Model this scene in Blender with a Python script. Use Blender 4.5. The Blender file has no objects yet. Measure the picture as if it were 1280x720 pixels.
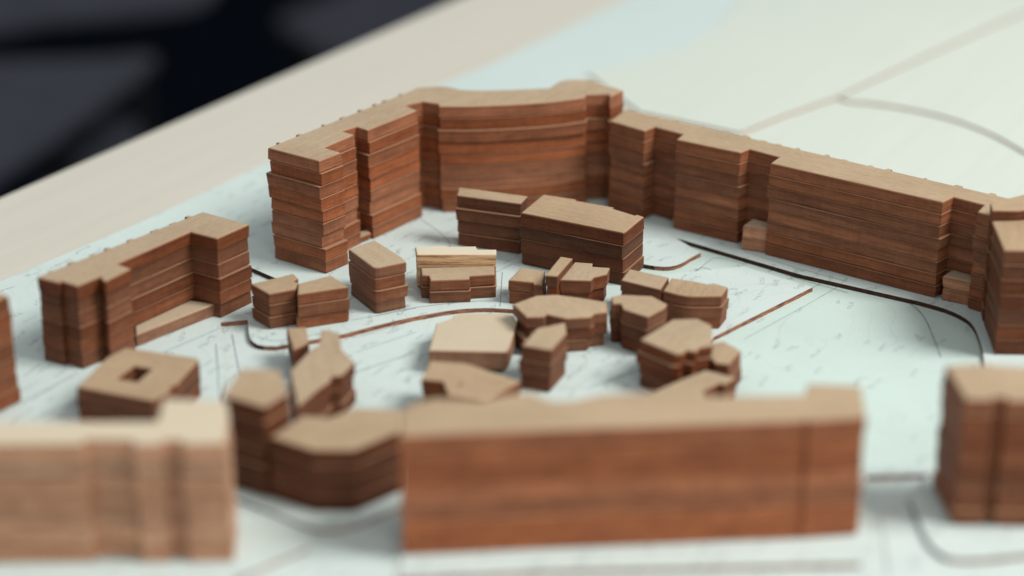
import bpy, bmesh, math, random
from mathutils import Vector, Matrix, geometry
rnd = random.Random(11)
scene = bpy.context.scene
COL = scene.collection

# ------------------------------------------------------------------ data (scene units: 1 = 10 cm of the real table)
BUILDINGS = [
 dict(label='tallest wooden model building with a concave curved facade at its corner', tone=1.65, pale=0.0, jit=1.3, overhang_shade=0.85, stacks=[
  {'part': 'layer', 'poly': [(-0.7269, 5.738), (-0.5607, 5.6178), (-0.4988, 5.6953), (-0.5523, 5.7416), (-0.4724, 5.8583), (-0.5113, 5.8911), (-0.475, 5.9288), (-0.4371, 5.8956), (-0.2922, 6.0902), (-0.3307, 6.1406), (-0.2817, 6.1787), (-0.2353, 6.1568), (-0.2293, 6.1285), (-0.2156, 6.1283), (-0.1965, 6.1278), (-0.1739, 6.1274), (-0.1498, 6.1275), (-0.126, 6.1285), (-0.1023, 6.1305), (-0.0773, 6.1332), (-0.0516, 6.1366), (-0.0256, 6.1404), (0.0, 6.1446), (0.0256, 6.1493), (0.0514, 6.1543), (0.0772, 6.1599), (0.1025, 6.1661), (0.1268, 6.173), (0.1517, 6.1816), (0.1774, 6.1919), (0.2018, 6.2024), (0.2225, 6.2116), (0.2374, 6.218), (0.2409, 6.247), (0.3105, 6.2553), (0.3141, 6.2221), (0.3639, 6.2972), (0.2747, 6.3954), (0.2651, 6.4002), (0.2512, 6.4073), (0.2356, 6.4139), (0.2204, 6.4171), (0.2057, 6.4167), (0.1903, 6.4141), (0.1755, 6.4086), (0.1623, 6.3997), (0.1505, 6.3844), (0.1397, 6.3641), (0.1307, 6.3445), (0.1245, 6.331), (0.1191, 6.3225), (0.0973, 6.3192), (0.066, 6.3145), (0.0314, 6.3095), (0.0, 6.3056), (-0.028, 6.3029), (-0.0555, 6.3007), (-0.0811, 6.2993), (-0.1033, 6.2988), (-0.1221, 6.2997), (-0.1382, 6.3018), (-0.151, 6.3041), (-0.1602, 6.3056), (-0.1813, 6.3225), (-0.1924, 6.3286), (-0.2088, 6.3367), (-0.2285, 6.3412), (-0.255, 6.3383), (-0.2847, 6.3317), (-0.3058, 6.3268), (-0.3226, 6.2972), (-0.3475, 6.2627), (-0.357, 6.2672), (-0.3651, 6.256), (-0.358, 6.2483), (-0.3922, 6.2011), (-0.4023, 6.2059), (-0.4138, 6.19), (-0.4061, 6.1819), (-0.4247, 6.1561), (-0.4363, 6.1621), (-0.4423, 6.1538), (-0.4331, 6.1446), (-0.465, 6.1006), (-0.4777, 6.1073), (-0.4858, 6.0962), (-0.4754, 6.0862), (-0.5137, 6.0334), (-0.5227, 6.0374), (-0.5364, 6.0185), (-0.5297, 6.0112), (-0.5691, 5.9569), (-0.5792, 5.9617), (-0.5865, 5.9517), (-0.5787, 5.9436), (-0.6336, 5.8677), (-0.6445, 5.8732), (-0.6553, 5.8583), (-0.6467, 5.8496), (-0.6903, 5.7895), (-0.7013, 5.795), (-0.7078, 5.786), (-0.6991, 5.7773), (-0.7198, 5.7488)], 'z0': 0.0, 'z1': 0.356, 'n': 9},
  {'part': 'annex', 'poly': [(-0.4698, 5.8532), (-0.4398, 5.8866), (-0.4539, 5.9135), (-0.4825, 5.8933)], 'z0': 0.0, 'z1': 0.024, 'n': 1},
 ]),
 dict(label='long straight wooden model building with recesses standing behind the dark kerb line', tone=1.5, pale=0.0, jit=0.75, overhang_shade=0.85, stacks=[
  {'part': 'layer', 'poly': [(0.3099, 6.1591), (0.4156, 6.0575), (0.4508, 6.0993), (0.5312, 6.0306), (0.5076, 5.9813), (0.6945, 5.8555), (0.7255, 5.8884), (0.8051, 5.8194), (0.7729, 5.7645), (1.2278, 5.4334), (1.2663, 5.4758), (1.3384, 5.4155), (1.3086, 5.3602), (1.3442, 5.3267), (1.4253, 5.4687), (1.3916, 5.4946), (1.3974, 5.5054), (1.3816, 5.5175), (1.3726, 5.5092), (1.3084, 5.5588), (1.3142, 5.5695), (1.2943, 5.5848), (1.2854, 5.5765), (1.2183, 5.6282), (1.2226, 5.637), (1.2143, 5.6434), (1.2069, 5.637), (1.1271, 5.6985), (1.1337, 5.7103), (1.1176, 5.7228), (1.1078, 5.7133), (1.0806, 5.7343), (1.0837, 5.7416), (1.0699, 5.7523), (1.0636, 5.7474), (1.011, 5.788), (1.0128, 5.7937), (0.9976, 5.8054), (0.9926, 5.8022), (0.9589, 5.8281), (0.9656, 5.8401), (0.9541, 5.8489), (0.9443, 5.8394), (0.8773, 5.891), (0.8833, 5.9022), (0.8734, 5.9098), (0.8641, 5.9012), (0.8294, 5.9279), (0.8318, 5.9344), (0.8161, 5.9465), (0.8105, 5.9425), (0.7889, 5.9591), (0.7918, 5.9662), (0.7728, 5.9808), (0.7668, 5.9762), (0.7369, 5.9992), (0.7433, 6.0109), (0.723, 6.0266), (0.7134, 6.0174), (0.6809, 6.0424), (0.6856, 6.0517), (0.6655, 6.0672), (0.6576, 6.0603), (0.604, 6.1016), (0.6108, 6.1138), (0.6003, 6.1219), (0.5903, 6.1122), (0.5264, 6.1614), (0.533, 6.1732), (0.5128, 6.1888), (0.5031, 6.1794), (0.4699, 6.205), (0.4726, 6.2117), (0.4601, 6.2213), (0.4543, 6.217), (0.4217, 6.2422), (0.4251, 6.2498), (0.4163, 6.2566), (0.4098, 6.2513), (0.3671, 6.2842)], 'z0': 0.0, 'z1': 0.298, 'n': 8},
  {'part': 'annex', 'poly': [(0.7844, 5.7707), (0.8197, 5.8072), (0.7427, 5.8643), (0.7044, 5.8039)], 'z0': 0.0, 'z1': 0.082, 'n': 2, 'tone': 1.2, 'pale': 0.35},
  {'part': 'annex', 'poly': [(1.3205, 5.3759), (1.3573, 5.42), (1.2849, 5.4736), (1.2454, 5.42)], 'z0': 0.0, 'z1': 0.076, 'n': 2, 'tone': 1.2, 'pale': 0.35},
 ]),
 dict(label='wooden model building with two end wings and a low bench along its court side', tone=1.05, pale=0.0, jit=1.0, overhang_shade=0.85, stacks=[
  {'part': 'layer', 'poly': [(-1.2679, 5.0105), (-1.2031, 4.9752), (-1.1989, 4.986), (-1.1508, 4.9521), (-1.0987, 5.0187), (-1.0931, 4.9942), (-1.0809, 4.986), (-1.0289, 5.0707), (-1.0723, 5.1049), (-0.9063, 5.3392), (-0.8245, 5.2879), (-0.7479, 5.3957), (-0.8922, 5.4952), (-0.9185, 5.4618), (-0.9307, 5.4689), (-0.9392, 5.4582), (-0.9294, 5.4479), (-0.9554, 5.415), (-0.9615, 5.4173), (-0.9747, 5.4006), (-0.971, 5.3951), (-0.9974, 5.3617), (-1.0044, 5.3647), (-1.0205, 5.3443), (-1.0159, 5.3381), (-1.0559, 5.2873), (-1.0646, 5.2916), (-1.0754, 5.278), (-1.0691, 5.2706), (-1.1083, 5.2208), (-1.1196, 5.2272), (-1.1277, 5.2169), (-1.1189, 5.2074), (-1.1436, 5.176), (-1.1493, 5.1779), (-1.1579, 5.1671), (-1.1546, 5.1621), (-1.1864, 5.1217), (-1.1982, 5.1284), (-1.2085, 5.1154), (-1.1991, 5.1056), (-1.2339, 5.0614), (-1.2413, 5.0646), (-1.2486, 5.0553), (-1.2437, 5.0489), (-1.2675, 5.0187)], 'z0': 0.0, 'z1': 0.246, 'n': 6},
  {'part': 'annex', 'poly': [(-1.0319, 5.0983), (-0.8449, 5.3091), (-0.9225, 5.3341), (-1.0456, 5.165)], 'z0': 0.0, 'z1': 0.038, 'n': 1, 'tone': 1.1, 'pale': 0.3},
 ]),
 dict(label='wooden model building cut off at the left picture edge', tone=1.15, pale=0.0, jit=0.6, overhang_shade=0.85, stacks=[
  {'part': 'layer', 'poly': [(-1.4115, 4.8553), (-1.6084, 4.7618), (-1.3626, 4.632), (-1.2774, 4.7567)], 'z0': 0.0, 'z1': 0.304, 'n': 7},
 ]),
 dict(label='tall wooden model building cut off at the right picture edge beside the long wall', tone=0.9, pale=0.0, jit=1.0, overhang_shade=0.85, stacks=[
  {'part': 'layer', 'poly': [(1.3281, 5.2472), (1.3168, 5.0469), (1.4947, 5.0401), (1.5399, 5.3082), (1.4023, 5.2623), (1.3305, 5.2581)], 'z0': 0.0, 'z1': 0.31, 'n': 7},
  {'part': 'layer', 'poly': [(1.3351, 5.3171), (1.3291, 5.2645), (1.3958, 5.2615), (1.5343, 5.2984), (1.556, 5.4315), (1.4434, 5.3865), (1.3964, 5.3579)], 'z0': 0.0, 'z1': 0.34, 'n': 8},
 ]),
 dict(label='small wooden model house with a notched roof corner, left half of the twin houses', tone=1.0, pale=0.0, jit=1.0, overhang_shade=0.85, stacks=[
  {'part': 'layer', 'poly': [(-0.7371, 5.2837), (-0.6783, 5.2123), (-0.6073, 5.2478), (-0.605, 5.2934), (-0.6183, 5.302), (-0.6081, 5.3252), (-0.625, 5.359)], 'z0': 0.0, 'z1': 0.11, 'n': 3},
 ]),
 dict(label='small red brown wooden model house, right half of the twin houses', tone=1.4, pale=0.0, jit=0.8, overhang_shade=0.85, stacks=[
  {'part': 'layer', 'poly': [(-0.6043, 5.286), (-0.598, 5.2095), (-0.4583, 5.2626), (-0.5147, 5.349)], 'z0': 0.0, 'z1': 0.11, 'n': 3},
 ]),
 dict(label='four layer wooden model house with a rounded front corner and sloping rear edge', tone=1.15, pale=0.12, jit=1.0, overhang_shade=0.85, stacks=[
  {'part': 'layer', 'poly': [(-0.4739, 5.4579), (-0.4013, 5.335), (-0.395, 5.3244), (-0.3868, 5.3198), (-0.3756, 5.3215), (-0.3006, 5.3628), (-0.3161, 5.4004), (-0.4022, 5.5322)], 'z0': 0.0, 'z1': 0.144, 'n': 4},
 ]),
 dict(label='small wooden model house with a raised pale grained strip along its back', tone=1.0, pale=0.0, jit=1.0, overhang_shade=0.85, stacks=[
  {'part': 'layer', 'poly': [(-0.2698, 5.4953), (-0.2638, 5.4335), (-0.244, 5.4318), (-0.2369, 5.394), (-0.1209, 5.4046), (-0.1195, 5.4282), (-0.0475, 5.4395), (-0.0491, 5.5074)], 'z0': 0.0, 'z1': 0.072, 'n': 2, 'tone': 1.2},
  {'part': 'rear_strip', 'poly': [(-0.2848, 5.5599), (-0.2775, 5.5011), (-0.0455, 5.5011), (-0.0458, 5.5412), (-0.1021, 5.5412), (-0.106, 5.5661), (-0.1884, 5.563), (-0.1957, 5.5724)], 'z0': 0.0, 'z1': 0.11, 'n': 3, 'pale': 1.0, 'label': 'raised rear strip of pale unburnt wood'},
 ]),
 dict(label='narrow dark wooden model block left of the long grained block in the court', tone=0.85, pale=0.0, jit=1.4, overhang_shade=0.85, stacks=[
  {'part': 'layer', 'poly': [(-0.167, 5.8463), (0.0254, 5.7744), (0.0464, 5.836), (-0.1632, 5.9142)], 'z0': 0.0, 'z1': 0.1652, 'n': 4},
 ]),
 dict(label='long dark wooden model block with stepped rear edge inside the court', tone=0.7, pale=0.0, jit=1.2, overhang_shade=0.85, stacks=[
  {'part': 'layer', 'poly': [(0.0232, 5.685), (0.325, 5.5206), (0.3337, 5.53), (0.3946, 5.6521), (0.3722, 5.6751), (0.3646, 5.6685), (0.3039, 5.7215), (0.3104, 5.7315), (0.1942, 5.7904), (0.1993, 5.7992), (0.093, 5.844)], 'z0': 0.0, 'z1': 0.17, 'n': 4},
 ]),
 dict(label='low wooden model house at the left of the tight row of three', tone=1.15, pale=0.0, jit=1.0, overhang_shade=0.85, stacks=[
  {'part': 'layer', 'poly': [(-0.0115, 5.3952), (0.0596, 5.3776), (0.0618, 5.3637), (0.0905, 5.3579), (0.0991, 5.4664), (0.0257, 5.4905)], 'z0': 0.0, 'z1': 0.074, 'n': 2},
 ]),
 dict(label='narrow tall wooden model house in the middle of the tight row of three', tone=1.0, pale=0.0, jit=1.0, overhang_shade=0.85, stacks=[
  {'part': 'layer', 'poly': [(0.0938, 5.3467), (0.1283, 5.3397), (0.1765, 5.4718), (0.1408, 5.487)], 'z0': 0.0, 'z1': 0.11, 'n': 3},
 ]),
 dict(label='wooden model house with a stepped end at the right of the tight row of three', tone=1.0, pale=0.0, jit=1.0, overhang_shade=0.85, stacks=[
  {'part': 'layer', 'poly': [(0.1361, 5.3653), (0.2239, 5.3594), (0.2339, 5.384), (0.2716, 5.4064), (0.2817, 5.454), (0.231, 5.4631), (0.2331, 5.4872), (0.1809, 5.4975)], 'z0': 0.0, 'z1': 0.088, 'n': 2},
 ]),
 dict(label='low wooden model house with a plain rectangular roof beside the rounded block', tone=1.15, pale=0.0, jit=1.0, overhang_shade=0.85, stacks=[
  {'part': 'layer', 'poly': [(0.3072, 5.3184), (0.4187, 5.2469), (0.45, 5.3404), (0.3368, 5.4069)], 'z0': 0.0, 'z1': 0.106, 'n': 3},
 ]),
 dict(label='three layer wooden model block with a curved front and angled right end', tone=1.15, pale=0.0, jit=1.0, overhang_shade=0.85, stacks=[
  {'part': 'layer', 'poly': [(0.4226, 5.2539), (0.4582, 5.228), (0.4654, 5.2244), (0.4757, 5.2195), (0.4863, 5.2156), (0.4962, 5.2137), (0.5065, 5.2127), (0.5173, 5.2123), (0.529, 5.2123), (0.5412, 5.2129), (0.553, 5.2134), (0.565, 5.2138), (0.5764, 5.2142), (0.5843, 5.2145), (0.6095, 5.2777), (0.5793, 5.3046), (0.552, 5.3029), (0.5218, 5.3208), (0.454, 5.3469)], 'z0': 0.0, 'z1': 0.102, 'n': 3},
 ]),
 dict(label='wooden model building with a porch notch and three wavy layers facing the court centre', tone=1.0, pale=0.1, jit=2.2, overhang_shade=0.85, stacks=[
  {'part': 'layer', 'poly': [(0.0, 5.1557), (0.0381, 5.0665), (0.0849, 5.0692), (0.0939, 5.0852), (0.1435, 5.0586), (0.1522, 5.0586), (0.2133, 5.0665), (0.2251, 5.0906), (0.2616, 5.1014), (0.2645, 5.1695), (0.1936, 5.1999), (0.1228, 5.2234), (0.0669, 5.2166)], 'z0': 0.0, 'z1': 0.104, 'n': 3},
 ]),
 dict(label='upright wooden model block with square roof standing before the porch building', tone=1.0, pale=0.0, jit=1.0, overhang_shade=0.85, stacks=[
  {'part': 'layer', 'poly': [(0.0209, 4.8383), (0.1019, 4.8062), (0.1462, 4.9163), (0.1427, 4.9911), (0.0618, 4.9496)], 'z0': 0.0, 'z1': 0.126, 'n': 3},
 ]),
 dict(label='low pale wooden model block with rounded rear corners beside the curved kerb', tone=1.2, pale=0.55, jit=1.0, overhang_shade=0.85, stacks=[
  {'part': 'layer', 'poly': [(-0.2243, 4.9603), (-0.0139, 4.9502), (-0.0064, 4.9704), (0.0166, 5.1484), (0.0067, 5.1918), (-0.0179, 5.2083), (-0.1408, 5.2083), (-0.1649, 5.1891), (-0.1667, 5.1728), (-0.21, 5.1376)], 'z0': 0.0, 'z1': 0.054, 'n': 1},
 ]),
 dict(label='low wooden model block with a clipped left corner behind the long front block', tone=1.05, pale=0.0, jit=1.0, overhang_shade=0.85, stacks=[
  {'part': 'layer', 'poly': [(-0.2316, 4.7073), (-0.1759, 4.6955), (-0.1593, 4.6149), (-0.0642, 4.59), (0.0204, 4.6932), (-0.1187, 4.8003), (-0.213, 4.8149)], 'z0': 0.0, 'z1': 0.092, 'n': 2, 'hole': [(-0.1416, 4.6746), (-0.1323, 4.6676), (-0.1244, 4.6816), (-0.1338, 4.6885)]},
 ]),
 dict(label='wooden model house with tapered roof and narrow left wing in the right group', tone=0.9, pale=0.0, jit=1.0, overhang_shade=0.85, stacks=[
  {'part': 'layer', 'poly': [(0.271, 5.1715), (0.2721, 5.1221), (0.2952, 5.1232), (0.2998, 5.0842), (0.3653, 5.0308), (0.4158, 5.0895), (0.4266, 5.1193), (0.3875, 5.1782), (0.2995, 5.1893)], 'z0': 0.0, 'z1': 0.12, 'n': 3},
 ]),
 dict(label='four layer wooden model block with a zigzag front edge in the right group', tone=0.9, pale=0.0, jit=2.2, overhang_shade=0.85, stacks=[
  {'part': 'layer', 'poly': [(0.3357, 4.8603), (0.4235, 4.7715), (0.4403, 4.7739), (0.4523, 4.7958), (0.4764, 4.7861), (0.4868, 4.8106), (0.5212, 4.8229), (0.5306, 4.9519), (0.4961, 4.9977), (0.429, 4.9909)], 'z0': 0.0, 'z1': 0.132, 'n': 4},
 ]),
 dict(label='small reddish wooden model house at the right edge of the right group', tone=1.0, pale=0.0, jit=1.0, overhang_shade=0.85, stacks=[
  {'part': 'layer', 'poly': [(0.5158, 4.8394), (0.5271, 4.8027), (0.5635, 4.7906), (0.6059, 4.879), (0.5654, 4.9419), (0.5323, 4.9292)], 'z0': 0.0, 'z1': 0.092, 'n': 2},
 ]),
 dict(label='low wooden model block with a notched right end just behind the long front block', tone=1.0, pale=0.0, jit=1.0, overhang_shade=0.85, stacks=[
  {'part': 'layer', 'poly': [(0.3983, 4.5426), (0.4927, 4.6187), (0.4881, 4.6598), (0.5332, 4.7062), (0.5425, 4.6968), (0.5819, 4.7415), (0.5035, 4.7892), (0.4347, 4.732), (0.317, 4.6187)], 'z0': 0.0, 'z1': 0.08, 'n': 2},
 ]),
 dict(label='flat wooden model block with a hole through its roof', tone=0.85, pale=0.0, jit=1.0, overhang_shade=0.85, stacks=[
  {'part': 'layer', 'poly': [(-1.1038, 4.6403), (-0.8954, 4.5587), (-0.8565, 4.6174), (-0.864, 4.6403), (-0.8479, 4.6541), (-0.8111, 4.7962), (-0.818, 4.8157), (-1.0169, 4.88), (-1.0584, 4.8182)], 'z0': 0.0, 'z1': 0.102, 'n': 3, 'hole': [(-1.0062, 4.689), (-0.9545, 4.6726), (-0.9297, 4.7457), (-0.9759, 4.7624)]},
 ]),
 dict(label='pale wooden model building with vertical grooves at the lower left corner', tone=1.5, pale=0.75, jit=0.8, overhang_shade=0.85, stacks=[
  {'part': 'layer', 'poly': [(-1.2207, 3.9484), (-0.9341, 3.954), (-0.9345, 3.9747), (-0.8343, 3.9728), (-0.8269, 3.9503), (-0.7612, 3.954), (-0.7624, 3.9728), (-0.7259, 3.9747), (-0.7208, 3.9521), (-0.6238, 3.9578), (-0.6309, 4.0829), (-0.6473, 4.1692), (-0.7991, 4.1836), (-0.7954, 4.0691), (-1.2497, 4.0632)], 'z0': 0.0, 'z1': 0.298, 'n': 7},
 ]),
 dict(label='slim six layer wooden model tower between the two front blocks', tone=0.75, pale=0.0, jit=1.0, overhang_shade=0.85, stacks=[
  {'part': 'layer', 'poly': [(-0.6825, 4.3152), (-0.5756, 4.2522), (-0.5275, 4.3301), (-0.5637, 4.4592), (-0.6575, 4.4659)], 'z0': 0.0, 'z1': 0.238, 'n': 6},
 ]),
 dict(label='wooden model house with a small knob on its rear edge behind the slim tower', tone=0.7, pale=0.0, jit=1.0, overhang_shade=0.85, stacks=[
  {'part': 'layer', 'poly': [(-0.5676, 4.6986), (-0.527, 4.4895), (-0.4828, 4.5921), (-0.4567, 4.6402), (-0.4586, 4.6634), (-0.4307, 4.6704), (-0.4039, 4.751), (-0.4453, 4.8339), (-0.4583, 4.9345), (-0.509, 4.9551), (-0.5076, 4.8537), (-0.5263, 4.8289)], 'z0': 0.0, 'z1': 0.12, 'n': 3},
 ]),
 dict(label='tiny wooden model block with a square roof beside the twin houses', tone=0.8, pale=0.0, jit=1.0, overhang_shade=0.85, stacks=[
  {'part': 'layer', 'poly': [(-0.6155, 5.0598), (-0.5825, 4.9132), (-0.5422, 4.9613), (-0.5595, 5.0677)], 'z0': 0.0, 'z1': 0.076, 'n': 2},
 ]),
 dict(label='wooden model building with a faceted front beside the long front block', tone=0.7, pale=0.0, jit=0.4, overhang_shade=0.2, stacks=[
  {'part': 'layer', 'poly': [(-0.5697, 4.2514), (-0.4624, 4.1835), (-0.3643, 4.1823), (-0.2602, 4.282), (-0.2641, 4.3994), (-0.3803, 4.4071), (-0.4358, 4.3547), (-0.5018, 4.3653)], 'z0': 0.0, 'z1': 0.162, 'n': 4},
 ]),
 dict(label='long orange brown wooden model building in front with a bump at its right end', tone=2.05, pale=0.0, jit=0.5, overhang_shade=0.25, stacks=[
  {'part': 'layer', 'poly': [(-0.2466, 3.9821), (0.1609, 4.0173), (0.6466, 4.0546), (0.6512, 4.0624), (0.6584, 4.0632), (0.6609, 4.0554), (0.7921, 4.0738), (0.8051, 4.2358), (0.6846, 4.2463), (0.6677, 4.1879), (0.4748, 4.1797), (0.2934, 4.2003), (0.2069, 4.1921), (0.1493, 4.1633), (0.0909, 4.1551), (0.0458, 4.2003), (0.0, 4.1921), (-0.0728, 4.1592), (-0.1732, 4.1715), (-0.2214, 4.147), (-0.2502, 4.1067)], 'z0': 0.0, 'z1': 0.304, 'n': 7},
 ]),
 dict(label='wooden model building at the lower right with a dark left end wall', tone=1.4, pale=0.0, jit=0.8, overhang_shade=0.85, stacks=[
  {'part': 'layer', 'poly': [(1.0086, 4.3033), (1.02, 4.121), (1.0822, 4.117), (1.0893, 4.1332), (1.1128, 4.1332), (1.1123, 4.115), (1.2938, 4.1069), (1.3008, 4.2773), (1.0972, 4.3163)], 'z0': 0.0, 'z1': 0.324, 'n': 8},
 ]),
]
PASSAGE = [(-0.8222, 5.6923), (-0.7823, 5.661), (-0.683, 5.5628), (-0.6683, 5.4209), (-0.7532, 5.4325)]
WATER_RING = [(-0.494, 7.047), (-0.3613, 7.3388), (-0.0632, 7.7479), (0.4509, 8.6081), (1.2625, 9.9328), (1.8148, 9.9328), (1.3776, 9.3165), (1.15, 8.9567), (0.8579, 8.2111), (0.6723, 7.8676), (0.2939, 7.5692), (0.183, 7.4474), (0.0, 7.047)]
PASSAGE_IN = [(-0.7611, 5.4235), (-0.657, 5.4093), (-0.6734, 5.5674), (-0.7756, 5.6685), (-0.836, 5.7132)]
TABLE = [(-4.2223, 2.005), (5.3825, 18.3985), (14.8735, 12.8378), (5.2687, -3.5557)]
RAISED = [(-1.9242, 4.9143), (-1.5164, 5.5568), (-1.1716, 6.0498), (-0.849, 6.5821), (-0.362, 7.3547), (-0.0633, 7.7652), (0.4518, 8.6283), (1.2655, 9.9579), (4.1919, 9.9579), (2.8596, 5.2794), (1.7133, 3.4658), (-1.8426, 3.4658)]
COURT = [(1.27, 4.9143), (1.2795, 4.9889), (1.2819, 5.006), (1.2854, 5.0303), (1.2894, 5.0589), (1.2931, 5.089), (1.2958, 5.1176), (1.2979, 5.1456), (1.2998, 5.175), (1.301, 5.2045), (1.3007, 5.2324), (1.2981, 5.2573), (1.2932, 5.2785), (1.2862, 5.2969), (1.2776, 5.3133), (1.2676, 5.3286), (1.2564, 5.3437), (1.2424, 5.3592), (1.2253, 5.3746), (1.2077, 5.3888), (1.1921, 5.4007), (1.1813, 5.4093), (0.8601, 5.6116), (0.5113, 5.903), (0.4957, 5.9298), (0.5783, 5.7815), (0.5404, 5.7366), (0.5341, 5.7273), (0.5251, 5.714), (0.5149, 5.7001), (0.5052, 5.6892), (0.496, 5.6819), (0.4866, 5.6764), (0.4771, 5.6726), (0.4676, 5.6704), (0.458, 5.67), (0.4484, 5.6713), (0.4388, 5.6738), (0.4294, 5.6766), (0.4196, 5.6802), (0.4094, 5.6848), (0.4005, 5.6893), (0.3942, 5.6923), (0.3386, 5.6923), (0.3812, 5.5932), (0.6993, 5.6735), (0.8852, 5.5148), (0.564, 5.1679), (0.5, 5.0142), (0.4927, 4.6784), (0.7007, 4.3821), (0.8681, 4.3943), (1.0362, 4.4066), (1.1354, 4.4605), (1.2227, 4.5892)]
LANE = [(-0.8239, 5.2628), (-0.7501, 5.2794), (-0.737, 5.1974), (-0.735, 5.1873), (-0.7322, 5.1727), (-0.7286, 5.1572), (-0.724, 5.1439), (-0.7183, 5.1334), (-0.7118, 5.124), (-0.7042, 5.1159), (-0.6956, 5.1097), (-0.6845, 5.1057), (-0.6714, 5.1036), (-0.6591, 5.1026), (-0.6506, 5.1018), (-0.4694, 5.184), (-0.4445, 5.2004), (-0.4085, 5.2243), (-0.3677, 5.2506), (-0.3288, 5.2738), (-0.2918, 5.2939), (-0.2538, 5.3131), (-0.217, 5.3302), (-0.1834, 5.3437), (-0.1544, 5.353), (-0.1287, 5.3587), (-0.1046, 5.3619), (-0.0805, 5.3635), (-0.0541, 5.3626), (-0.0269, 5.3591), (-0.0029, 5.3549), (0.0138, 5.3522), (0.034, 5.2794), (0.0599, 4.9143), (0.0, 4.7705), (-0.1592, 4.5028), (-0.6765, 4.5028), (-0.7596, 4.6784), (-0.7623, 4.8898)]
FRONT_STREET = [(0.8593, 4.3577), (1.0094, 4.3679), (0.9524, 4.2665), (0.9423, 4.2317), (0.9428, 4.2121), (0.9435, 4.1842), (0.9444, 4.1537), (0.9456, 4.1261), (0.9465, 4.1016), (0.9473, 4.0778), (0.949, 4.0554), (0.9526, 4.0353), (0.9576, 4.0169), (0.9637, 3.9999), (0.9722, 3.9857), (0.9845, 3.9754), (1.0013, 3.9699), (1.0216, 3.9683), (1.0449, 3.9693), (1.0702, 3.9719), (1.1012, 3.9774), (1.1371, 3.9857), (1.1705, 3.9941), (1.1937, 3.9999), (1.1897, 3.7653), (-0.2759, 3.7653), (-0.2528, 3.8865), (0.1068, 3.9203), (0.7809, 3.9512)]
WEST_STREET = [(-0.6819, 4.2665), (-0.5623, 4.1821), (-0.4913, 4.1261), (-0.4815, 4.1196), (-0.4673, 4.1108), (-0.4523, 4.104), (-0.4373, 4.1006), (-0.4215, 4.0993), (-0.4059, 4.1003), (-0.3892, 4.1055), (-0.3726, 4.1131), (-0.361, 4.1187), (-0.2579, 4.2049), (-0.2489, 3.9135), (-0.2931, 3.7653), (-0.6638, 3.7653), (-0.6019, 3.8932), (-0.461, 4.0176), (-0.654, 4.0785)]
COURT_IN = [(1.2898, 4.9116), (1.2993, 4.9863), (1.3017, 5.0032), (1.3052, 5.0274), (1.3092, 5.0563), (1.313, 5.0868), (1.3157, 5.1159), (1.3178, 5.1442), (1.3198, 5.174), (1.321, 5.2042), (1.3207, 5.2336), (1.3179, 5.2606), (1.3124, 5.2843), (1.3045, 5.3051), (1.2949, 5.3234), (1.284, 5.3401), (1.2719, 5.3564), (1.2565, 5.3734), (1.2382, 5.3898), (1.22, 5.4045), (1.2045, 5.4164), (1.1929, 5.4257), (0.8719, 5.6278), (0.5268, 5.9161), (0.4711, 5.9733), (0.5541, 5.7838), (0.5244, 5.7487), (0.5175, 5.7386), (0.5087, 5.7254), (0.4994, 5.7127), (0.4914, 5.7038), (0.4847, 5.6985), (0.4778, 5.6945), (0.471, 5.6917), (0.4648, 5.6903), (0.459, 5.69), (0.4523, 5.691), (0.4442, 5.6931), (0.4358, 5.6956), (0.4272, 5.6988), (0.418, 5.7029), (0.4092, 5.7072), (0.3988, 5.7123), (0.3082, 5.7123), (0.3696, 5.5696), (0.6942, 5.6516), (0.8564, 5.5131), (0.5469, 5.1789), (0.4801, 5.0184), (0.4726, 4.6723), (0.6908, 4.3613), (0.8695, 4.3744), (1.042, 4.387), (1.1492, 4.4453), (1.2418, 4.5818)]
LANE_IN = [(-0.7822, 4.8881), (-0.7796, 4.6738), (-0.6892, 4.4828), (-0.1478, 4.4828), (0.0179, 4.7615), (0.0801, 4.911), (0.0539, 5.2828), (0.0296, 5.3698), (0.0004, 5.3747), (-0.0239, 5.3789), (-0.0524, 5.3826), (-0.0808, 5.3835), (-0.1066, 5.3819), (-0.1322, 5.3784), (-0.1597, 5.3723), (-0.1902, 5.3625), (-0.2249, 5.3485), (-0.2626, 5.3311), (-0.3011, 5.3116), (-0.3387, 5.2912), (-0.3783, 5.2675), (-0.4194, 5.2411), (-0.4555, 5.2171), (-0.4791, 5.2015), (-0.6541, 5.1222), (-0.6574, 5.1226), (-0.669, 5.1235), (-0.6795, 5.1252), (-0.6862, 5.1275), (-0.691, 5.131), (-0.6962, 5.1366), (-0.7012, 5.1439), (-0.7056, 5.152), (-0.7094, 5.1628), (-0.7126, 5.1769), (-0.7153, 5.1911), (-0.7173, 5.2009), (-0.7337, 5.3035), (-0.8467, 5.2782)]
FRONT_IN = [(0.7726, 3.9608), (0.1061, 3.9303), (-0.2612, 3.8958), (-0.288, 3.7553), (1.1995, 3.7553), (1.204, 4.0128), (1.1681, 4.0038), (1.1348, 3.9954), (1.0992, 3.9872), (1.0688, 3.9819), (1.0441, 3.9793), (1.0218, 3.9783), (1.0033, 3.9798), (0.9895, 3.9843), (0.9799, 3.9923), (0.9728, 4.0042), (0.9672, 4.0199), (0.9624, 4.0375), (0.9589, 4.0567), (0.9573, 4.0783), (0.9565, 4.102), (0.9556, 4.1265), (0.9544, 4.1541), (0.9535, 4.1845), (0.9528, 4.2124), (0.9523, 4.2304), (0.9616, 4.2626), (1.0272, 4.3791), (0.8509, 4.3672)]
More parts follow.
